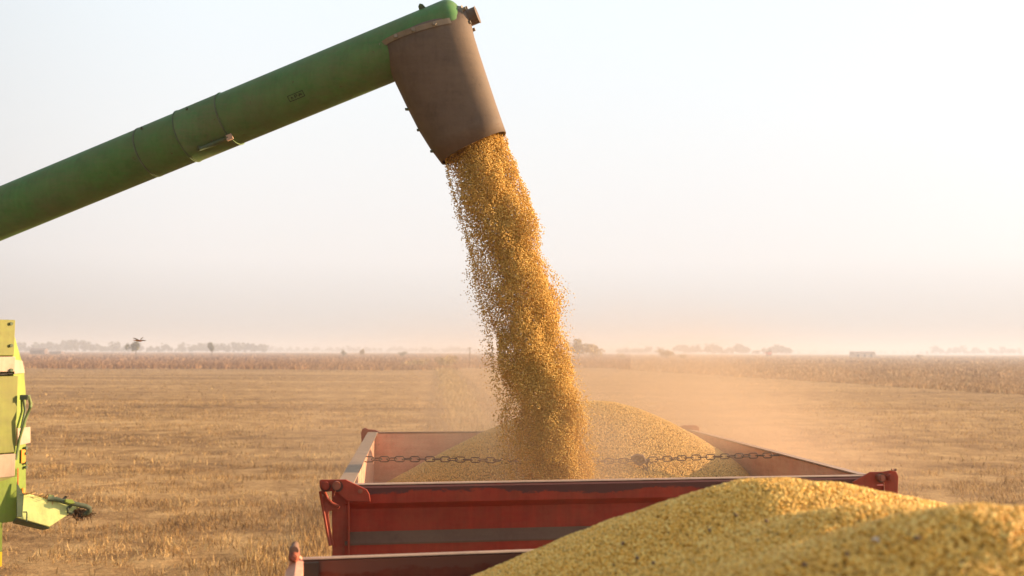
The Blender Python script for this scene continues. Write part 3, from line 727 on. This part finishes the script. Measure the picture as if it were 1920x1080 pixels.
for (x, y) in ((1168, 1024), (1225, 1062), (1380, 972), (1437, 983), (1588, 1047), (1510, 1068), (1720, 1018), (1330, 1000), (1195, 1052)):
    flake(x, y, .013, 'pod', 'pod_fragment', 'small dark brown pod fragment lying on the near soybean heap', 'pod fragments on the near heap')

# ------------------------------------------------------------------ combine harvester with its unloading auger
E = at(27, 700, 7.3); E.z = 0
n1 = Vector((.80, -.60, 0)); t1 = Vector((-.60, -.80, 0))
n2 = Vector((.965, -.26, 0)).normalized(); t2 = Vector((.26, .965, 0)).normalized()
cmb = empty('combine_harvester', E + t1 * 2.5 - n1 * 1.4)
tag(cmb, 'lime green combine harvester at the left edge with its long green unloading auger raised', 'combine harvester')
def s1(x, y, off=0.): return onplane(x, y, E + n1 * off, n1)
def s2(x, y, off=0.): return onplane(x, y, E + n2 * off, n2)
def zpx(y): return s1(25, y).z
# main body: behind the side panels
ztop, zbot = zpx(603), zpx(982)
def q1(l, d, z): return E + t1 * l - n1 * d + Vector((0, 0, z))
MB().prism([q1(.02, .06, zbot + .02), q1(5.2, .06, zbot - .3), q1(5.2, .06, ztop + .3), q1(2.6, .06, ztop + .3), q1(2.2, .06, ztop - .03), q1(.02, .06, ztop - .03)], -n1 * 2.7).build('body', M['lime'], cmb)
def side(y0, y1, name, mt, off, th, l0=0., l1=5.0, y1b=None):
    a, b_ = zpx(y0), zpx(y1); b2 = b_ if y1b is None else zpx(y1b)
    return MB().prism([q1(l0, -off, a), q1(l1, -off, a + 0), q1(l1, -off, b2), q1(l0, -off, b_)], -n1 * th).build(name, mt, cmb, .006)
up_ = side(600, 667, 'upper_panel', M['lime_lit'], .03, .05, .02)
side(668.5, 697, 'stripe', M['cream'], .032, .05, .01)
side(699, 702, 'panel_gap', M['dark'], .0, .03, .0)
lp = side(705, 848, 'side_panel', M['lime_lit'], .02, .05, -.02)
side(850, 893, 'stripe', M['cream'], .024, .05, -.02)
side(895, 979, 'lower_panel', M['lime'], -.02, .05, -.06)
MB().prism([q1(.5, -.024, zpx(893)), q1(-.02, -.024, zpx(893)), q1(.5, -.024, zpx(925))], -n1 * .05).build('panel_wedge', M['lime_lit'], cmb)
for y in (607, 648, 694): 
    c = s1(20.5, y, .032); MB().cyl(c, c + n1 * .012, .012, 8).build('bolt', M['dark_green'], up_)
MB().tube([s1(0, 702, .03), s1(18, 702, .03)], .005, 8).build('hinge', M['dark'], cmb)
sp_ = MB().prism([s1(-26, 980, .0), s1(5, 980, .0), s1(4, 1060, .0), s1(-26, 1070, .0)], -n1 * .06).build('support_leg', M['lime'], cmb, .004)
MB().prism([s1(-26, 1035, .003), s1(3.5, 1035, .003), s1(3, 1062, .003), s1(-26, 1062, .003)], n1 * .003).build('warning_sticker', M['yellow'], sp_)
# narrow rear face
rearp = MB().prism([s2(21, 607, -.01), s2(45, 690, -.01), s2(48.5, 735, -.01), s2(49, 1000 - 25, -.01), s2(30, 975, -.01), s2(27, 850, -.01), s2(25, 700, -.01)], -n2 * .5).build('rear_panel', M['lime'], cmb, .004)
MB().prism([s2(26, 674, .0), s2(41, 676.5, .0), s2(45.5, 699, .0), s2(26, 701, .0)], n2 * .006).build('stripe', M['cream'], rearp)
MB().prism([s2(29, 803, .0), s2(53, 800, .0), s2(53, 830, .0), s2(29, 835, .0)], n2 * .02).build('stripe', M['cream'], rearp)
MB().prism([s2(40, 843, .0), s2(47, 843, .0), s2(46.5, 868, .0), s2(39.5, 868, .0)], n2 * .004).build('reflector', M['orange'], rearp)
MB().prism([s2(40.5, 915, .0), s2(45, 917, .0), s2(44.5, 928, .0), s2(40, 924, .0)], n2 * .01).build('reflector', M['orange'], rearp)
MB().prism([s2(32.5, 878, .0), s2(34, 878, .0), s2(34, 925, .0), s2(32.5, 925, .0)], n2 * .004).build('red_line', M['redmark'], rearp)
b = MB()
for y in (840, 850, 868, 876): c = s2(47.5, y, .0); MB().cyl(c, c + n2 * .014, .012, 8).build('bolt', M['dark_green'], rearp)
lev = MB().tube([s2(30, 862, .02), s2(36, 825, .05), s2(48, 785, .09), s2(57, 764, .1)], .010, 10)
lev.tube([s2(57, 764, .1), s2(57.5, 756, .1), s2(54, 743, .1), s2(44, 743, .06)], .012, 10); lev.build('lever', M['mid_green'], cmb)
b = MB(); b.tube([s2(43, 744, .0), s2(47, 770, .01), s2(38, 812, .02)], .009, 8); b.box(s2(47, 745, .07), .06, .04, .035); b.build('lever_bracket', M['dark_green'], cmb)
# chute: an open plate box sticking out to the right
cn = Vector((.62, -.72, .30)).normalized(); C0 = at(60, 955, 7.35)
def pc(x, y, off=0.): return onplane(x, y, C0 + cn * off, cn)
ch = MB().prism([pc(40, 928), pc(55, 926), pc(85, 935), pc(130, 945), pc(150, 950), pc(93, 987.5), pc(32, 970)], -cn * .02).build('chute', M['chute'], cmb, .003)
MB().prism([pc(30, 970.5, -.02), pc(93, 988, -.02), pc(80, 991, -.12), pc(24, 978, -.12)], Vector((0, 0, -.012))).build('chute_floor', M['dark_green'], ch)  # dark strip painting the shadow along the chute's lower edge
MB().prism([pc(31, 905, .0), pc(36, 915), pc(44, 928), pc(41, 969), pc(31, 969)], cn * .012).build('chute_bracket', M['dark_green'], ch)
MB().tube([pc(43, 960, .012), pc(50, 960, .02), pc(50.5, 964, .02), pc(50, 978, .012)], .005, 8).build('chute_handle', M['dark_green'], ch)
b = MB(); b.tube([pc(90, 935, .0), pc(104, 936, .02), pc(122, 941, .04), pc(140, 945, .05), pc(160, 949, .05), pc(168, 953, .05), pc(168.5, 958, .04), pc(163, 962, .02), pc(155, 963, .0)], .018, 10)
b.build('bent_rod', M['dark_green'], ch)
MB().prism([pc(120, 937, .05), pc(134, 938, .05), pc(139, 945, .05), pc(130, 946, .05), pc(121, 943, .05)], cn * .03).build('rod_guard', M['lime'], ch, .004)
MB().tube([pc(133, 948, .01), pc(127, 953, .02), pc(128, 960, .02), pc(136, 962, .01)], .012, 8).build('rod_clip', M['dark_green'], ch)
MB().tube([pc(119, 936, .02), pc(124, 931, .02)], .010, 6).build('wing_nut', M['dark'], ch)
MB().tube([pc(91, 930, .0), pc(100, 932, .0)], .014, 6).build('wing_nut', M['mid_green'], ch)
rs = random.Random(3); b = MB()
for i in range(420):
    x = rs.gauss(152, 8); y = 957 + abs(rs.gauss(0, 5)); p = pc(x, y, rs.uniform(-.06, .01)); d = Vector((rs.gauss(0, 1), rs.gauss(0, 1), rs.gauss(-.7, 1))).normalized() * rs.uniform(.02, .06)
    s = d.cross(Vector((rs.gauss(0, 1), rs.gauss(0, 1), rs.gauss(0, 1)))).normalized() * .003
    b.add([p - s, p + s, p + s + d, p - s + d], [(0, 1, 2, 3)])
tag(b.build('hanging_chaff', M['straw_dark'], ch), kind='stuff')
b = MB()
for i in range(260):
    x = rs.uniform(44, 112); y = 927 + (x - 44) * .19 + rs.uniform(-3, 1.5); p = pc(x, y, rs.uniform(-.16, .01)); d = Vector((rs.gauss(0, 1), rs.gauss(0, 1), rs.gauss(0, .4))).normalized() * rs.uniform(.02, .06)
    s = d.cross(Vector((rs.gauss(0, 1), rs.gauss(0, 1), rs.gauss(0, 1)))).normalized() * .003
    b.add([p - s, p + s, p + s + d, p - s + d], [(0, 1, 2, 3)])
tag(b.build('chaff', M['straw'], ch), kind='stuff')
# off-frame running gear and cab
wheel(q1(4.2, -.25, .9), n1, .9, .6, cmb, M['cream']); wheel(q1(1.3, .2, .55), n1, .55, .4, cmb, M['cream'])
wheel(q1(4.2, 2.9, .9), n1, .9, .6, cmb, M['cream']); wheel(q1(1.3, 2.5, .55), n1, .55, .4, cmb, M['cream'])
MB().prism([q1(5.21, .4, 1.7), q1(6.6, .4, 1.8), q1(6.9, .4, 2.9), q1(6.4, .4, 3.6), q1(5.21, .4, 3.6)], -n1 * 1.9).build('cab', M['dark'], cmb)

# auger
A0, A1 = at(842, 54, 5.20), at(0, 401, 5.78)
adir = (A1 - A0).normalized(); AL = 7.0; RP = .150
AE = A0 + adir * AL
def ax_at(px):                  # axis parameter that shows at image column px
    lo, hi = -1.0, AL
    for _ in range(50):
        md = (lo + hi) / 2; p = A0 + adir * md; c = CM.to_3x3().inverted() @ (p - CO); x = 960 + F * c.x / -c.z
        if x > px: lo = md
        else: hi = md
    return (lo + hi) / 2
def apt(s): return A0 + adir * s
b = MB(); hs_ = []; rr_ = []
for k in range(9):
    th = math.pi / 2 * k / 8; hs_.append(-.02 - .075 * math.cos(th)); rr_.append(max(.004, RP * math.sin(th) ** .55))
pts = [apt(s) for s in hs_] + [apt(ax_at(420)), apt(ax_at(418)), apt(ax_at(283)), apt(ax_at(281)), AE]
rads = rr_ + [RP * 1.0, RP * .985, RP * .985, RP * .97, RP * .97]
b.tube(pts, rads, 64); aug = b.build('unloading_auger', M['green_pipe'], cmb)
def ring(s0, s1_, r, name, mt, bev=0):
    return MB().tube([apt(s0), apt(s1_)], r, 64).build(name, mt, aug, bev)
ring(ax_at(433), ax_at(353), RP * 1.018, 'clamp_band', M['band_green'], .003)
ring(ax_at(430), ax_at(432.5), RP * 1.028, 'band_edge', M['dark_green']); ring(ax_at(353), ax_at(355.2), RP * 1.028, 'band_edge', M['dark_green'])
ring(ax_at(279), ax_at(282), RP * .992, 'pipe_seam', M['dark_green'])
# direction across the pipe, facing the camera
mid = apt(ax_at(400)); tocam = (CO - mid).normalized(); tocam = (tocam - adir * tocam.dot(adir)).normalized(); down = adir.cross(tocam).normalized()
if down.z > 0: down = -down
def skin(px, ang, r=RP):       # point on the pipe's skin at column px, ang degrees below the line facing the camera
    s = ax_at(px); a = R(ang); return apt(s) + (tocam * math.cos(a) + down * math.sin(a)) * r
lt = MB().tube([skin(378, 32, RP * 1.09), skin(406, 32, RP * 1.12), skin(432, 32, RP * 1.09)], [.010, .013, .010], 10).build('latch', M['dark_green'], aug)
for px in (379, 404, 428): MB().tube([skin(px, 27, RP * 1.02), skin(px, 30, RP * 1.13), skin(px, 37, RP * 1.04)], .009, 8).build('latch_clip', M['dark_green'], lt)
MB().box(skin(433, 33, RP * 1.09), .035, .02, .03, Matrix.Rotation(R(-25), 3, 'Y')).build('latch_end', M['rim_metal'], lt)
# small id plate: a thin frame with worn marks
pl = MB()
def arc(px0, a0, px1, a1, rr=.0016, r=RP * 1.003): pl.tube([skin(px0 + (px1 - px0) * i / 5, a0 + (a1 - a0) * i / 5, r) for i in range(6)], rr, 5)
arc(553, 2, 580, 2); arc(553, 14, 580, 14); arc(553, 2, 553, 14); arc(580, 2, 580, 14)
arc(558, 11, 558, 6); arc(558, 6, 561, 10); arc(564, 11, 564, 5); arc(564, 5, 568, 5); arc(568, 5, 568, 8); arc(564, 8, 568, 8); arc(571, 11, 575, 6); arc(572, 5, 576, 9); arc(570, 8, 577, 8)
pl.build('embossed_plate', M['ink'], aug)
b = MB()
for px, an in ((381, -62), (297, -62)): c = skin(px, an, RP); MB().cyl(c, c + (c - apt(ax_at(px))).normalized() * .012, .008, 8).build('rivet', M['dark_green'], aug)
c = apt(ax_at(812)) - down * RP; MB().prism([c + adir * .015, c - adir * .02, c - adir * .012 - down * .02, c + adir * .0 - down * .028, c + adir * .012 - down * .018], tocam * .02).build('lug', M['dark_green'], aug)
# spout: lofted rings; each ring is an ellipse between a left and a right edge point
RG = [((775, 60), (862, 12), .05), ((745, 72), (875, 22), .11), ((725, 85), (881, 34), .145), ((715, 95), (884, 46), .163), ((728, 124), (890, 72), .164), ((742, 157), (898, 98), .162), ((764, 203), (914, 147), .155), ((786, 246), (930, 195), .148), ((806, 278), (940, 224), .143), ((828, 307), (949, 249), .140)]
b = MB(); vs = []; n = 64; th_ = .006; cen = []
for (l, r, dp) in RG:
    a, c = at(*l, 5.22), at(*r, 5.18); m_ = (a + c) / 2; h = (c - a) / 2; cen.append((m_, h, dp))
def ring_pts(m_, h, dp, sh):
    o = []; L_ = h.length - sh; hd = h.normalized()
    for k in range(n):
        th = 2 * math.pi * k / n; c_, s_ = math.cos(th), math.sin(th)
        sq = 2.3
        o.append(m_ + hd * (L_ * math.copysign(abs(c_) ** (2 / sq), c_)) + Vector((0, 1, 0)) * ((dp - sh) * math.copysign(abs(s_) ** (2 / sq), s_)))
    return o
for q in cen: vs += ring_pts(*q, 0)
for q in reversed(cen): vs += ring_pts(*q, th_)
k = len(cen) * 2
fs_ = [(i * n + j, i * n + (j + 1) % n, ((i + 1) % k) * n + (j + 1) % n, ((i + 1) % k) * n + j) for i in range(k) for j in range(n)]
b.add(vs, fs_, True); spt = b.build('spout', M['spout'], aug)
for e_ in spt.data.edges: pass
# bolted strip along the spout's top edge
def edge_pt(s, up=0., out_=.004):
    th = math.pi * (1 + s * .80) if True else 0
    m_, h, dp = cen[3]; hd = h.normalized(); c_, s_ = math.cos(th), math.sin(th); sq = 2.3
    return m_ + hd * ((h.length + out_) * math.copysign(abs(c_) ** (2 / sq), c_)) + Vector((0, 1, 0)) * ((dp + out_) * math.copysign(abs(s_) ** (2 / sq), s_)) - down * up
b = MB(); vs = []; K = 30
for i in range(K + 1):
    s = .12 + .72 * i / K; vs += [edge_pt(s, -.012, .002), edge_pt(s, .016, .002), edge_pt(s, .016, .008), edge_pt(s, -.012, .008)]
fs_ = [(4 * i + j, 4 * i + 4 + j, 4 * i + 4 + (j + 1) % 4, 4 * i + (j + 1) % 4) for i in range(K) for j in range(4)] + [(0, 1, 2, 3), (4 * K + 3, 4 * K + 2, 4 * K + 1, 4 * K)]
b.add(vs, fs_); sb = b.build('mounting_strip', M['steel'], spt)
for s in (.17, .40, .56, .70):
    c = edge_pt(s, .002, .008); b = MB(); b.cyl(c, c + Vector((0, -.014, 0)), .011, 6); b.build('bolt', M['steel'], sb)
b = MB()
for (x, y) in ((765, 205), (787, 244), (812, 284)): c = at(x, y, 5.2); MB().box(c + Vector((-.004, 0, 0)), .022, .03, .008).build('seam_bolt', M['dark_green'], spt)
# bearing flange and motor on the end
e0 = A0 - adir * .075 + down * (-.012)
fl_ = MB().cyl(e0 - adir * .0, e0 - adir * .034, .075, 24).build('bearing_flange', M['steel'], aug, .003)
e1 = e0 - adir * .034
for a in range(5):
    an = R(a * 72 + 20); o2 = (tocam * math.cos(an) + down * math.sin(an)) * .065
    MB().cyl(e0 - adir * .02 + o2, e0 - adir * .055 + o2, .010, 8).build('bolt', M['steel'], fl_)
MB().cyl(e1, e1 - adir * .062, .045, 24).build('bearing_cap', M['spout'], fl_, .004)
# pivot and upright tube on the combine (off frame)
MB().tube([AE, AE + Vector((-.12, 0, -.12)), AE + Vector((-.15, 0, -1.2))], RP * 1.05, 32).build('auger_elbow', M['dark_green'], aug)

# ------------------------------------------------------------------ dragonfly
dc = at(262, 639, 4.6); dr = empty('dragonfly', dc); tag(dr, 'orange dragonfly in flight above the left horizon', 'dragonfly')
M['orange_body'] = mat('orange_insect_body', (.50, .16, .04), .5); M['wing'] = mat('insect_wing', (.35, .28, .22), .3)
MB().tube([dc + Vector((.012, 0, -.001)), dc + Vector((.006, 0, .0)), dc, dc + Vector((-.004, 0, .0)), dc + Vector((-.02, .004, .001)), dc + Vector((-.034, .008, .004))], [.001, .0035, .0045, .003, .0018, .0012], 8).build('body', M['orange_body'], dr)
for (dx, dz, y) in ((-.040, .014, .02), (.020, .018, -.01), (.036, .001, -.02), (-.030, .004, .03)):
    tip = dc + Vector((dx, y, dz)); b0 = dc + Vector((0, 0, .003)); s = Vector((0, .0, .0032)); q = (b0 + tip) / 2
    MB().prism([b0, q - s, tip - s * .5, tip + s * .3, q + s * .8], Vector((0, .0006, 0))).build('wing', M['wing'], dr)

# ------------------------------------------------------------------ dust and haze
def volbox(name, lo, hi):
    lo = Vector(lo); hi = Vector(hi); b = MB(); b.box((lo + hi) / 2, *(hi - lo)); return b.build(name, None)
def volmat(name, dens, col, aniso):
    m = bpy.data.materials.new(name); m.use_nodes = True; t = m.node_tree; t.nodes.clear()
    v = t.nodes.new('ShaderNodeVolumePrincipled'); o = t.nodes.new('ShaderNodeOutputMaterial'); t.links.new(v.outputs[0], o.inputs['Volume'])
    v.inputs['Density'].default_value = dens; v.inputs['Color'].default_value = (*col, 1); v.inputs['Anisotropy'].default_value = aniso; return m, v
hz = volbox('haze', (-3100, -2900, -1), (3100, 3100, 16)); m, v = volmat('haze_air', .0013, (.62, .67, .77), .1); hz.data.materials.append(m)
tag(hz, 'pale even haze lying over the whole field', 'haze', kind='stuff')
def dust(name, c, rad, dens, label, sd):
    lo = Vector(c) - Vector(rad); hi = Vector(c) + Vector(rad)
    d = MB(); d.box((0, 0, 0), 2, 2, 2); o = d.build(name, None); o.location = c; o.scale = rad
    m, v = volmat(name + '_air', dens, (.66, .52, .39), .2); m.name = name
    o.data.materials.append(m)
    t = m.node_tree; tc = t.nodes.new('ShaderNodeTexCoord'); ln = t.nodes.new('ShaderNodeVectorMath'); ln.operation = 'LENGTH'; t.links.new(tc.outputs['Object'], ln.inputs[0])
    mr = t.nodes.new('ShaderNodeMapRange'); mr.interpolation_type = 'SMOOTHSTEP'; mr.inputs[1].default_value = 1.0; mr.inputs[2].default_value = .15; t.links.new(ln.outputs['Value'], mr.inputs[0])
    g = t.nodes.new('ShaderNodeNewGeometry'); nz = t.nodes.new('ShaderNodeTexNoise'); nz.inputs['Scale'].default_value = 1.1; nz.inputs['Detail'].default_value = 3
    t.links.new(g.outputs['Position'], nz.inputs['Vector'])
    m2 = t.nodes.new('ShaderNodeMapRange'); m2.inputs[1].default_value = .35; m2.inputs[2].default_value = .65; m2.inputs[3].default_value = .1; m2.inputs[4].default_value = 1.9; t.links.new(nz.outputs['Fac'], m2.inputs[0])
    a = t.nodes.new('ShaderNodeMath'); a.operation = 'MULTIPLY'; t.links.new(mr.outputs[0], a.inputs[0]); t.links.new(m2.outputs[0], a.inputs[1])
    b = t.nodes.new('ShaderNodeMath'); b.operation = 'MULTIPLY'; t.links.new(a.outputs[0], b.inputs[0]); b.inputs[1].default_value = dens; t.links.new(b.outputs[0], v.inputs['Density'])
    tag(o, label, 'dust', kind='stuff')
dust('dust', (.60, 7.6, 2.1), (3.2, 3.6, 1.3), .26, 'warm cloud of grain dust drifting over and behind the far trailer', 1)
dust('dust', (.28, 5.25, 2.15), (.72, .55, .8), .65, 'thin golden dust hugging the foot of the falling soybeans', 2)
dust('dust', (1.55, 6.9, 2.25), (1.1, 1.3, .55), .22, 'brighter puff of dust blowing off the right side of the heap in the far trailer', 3)
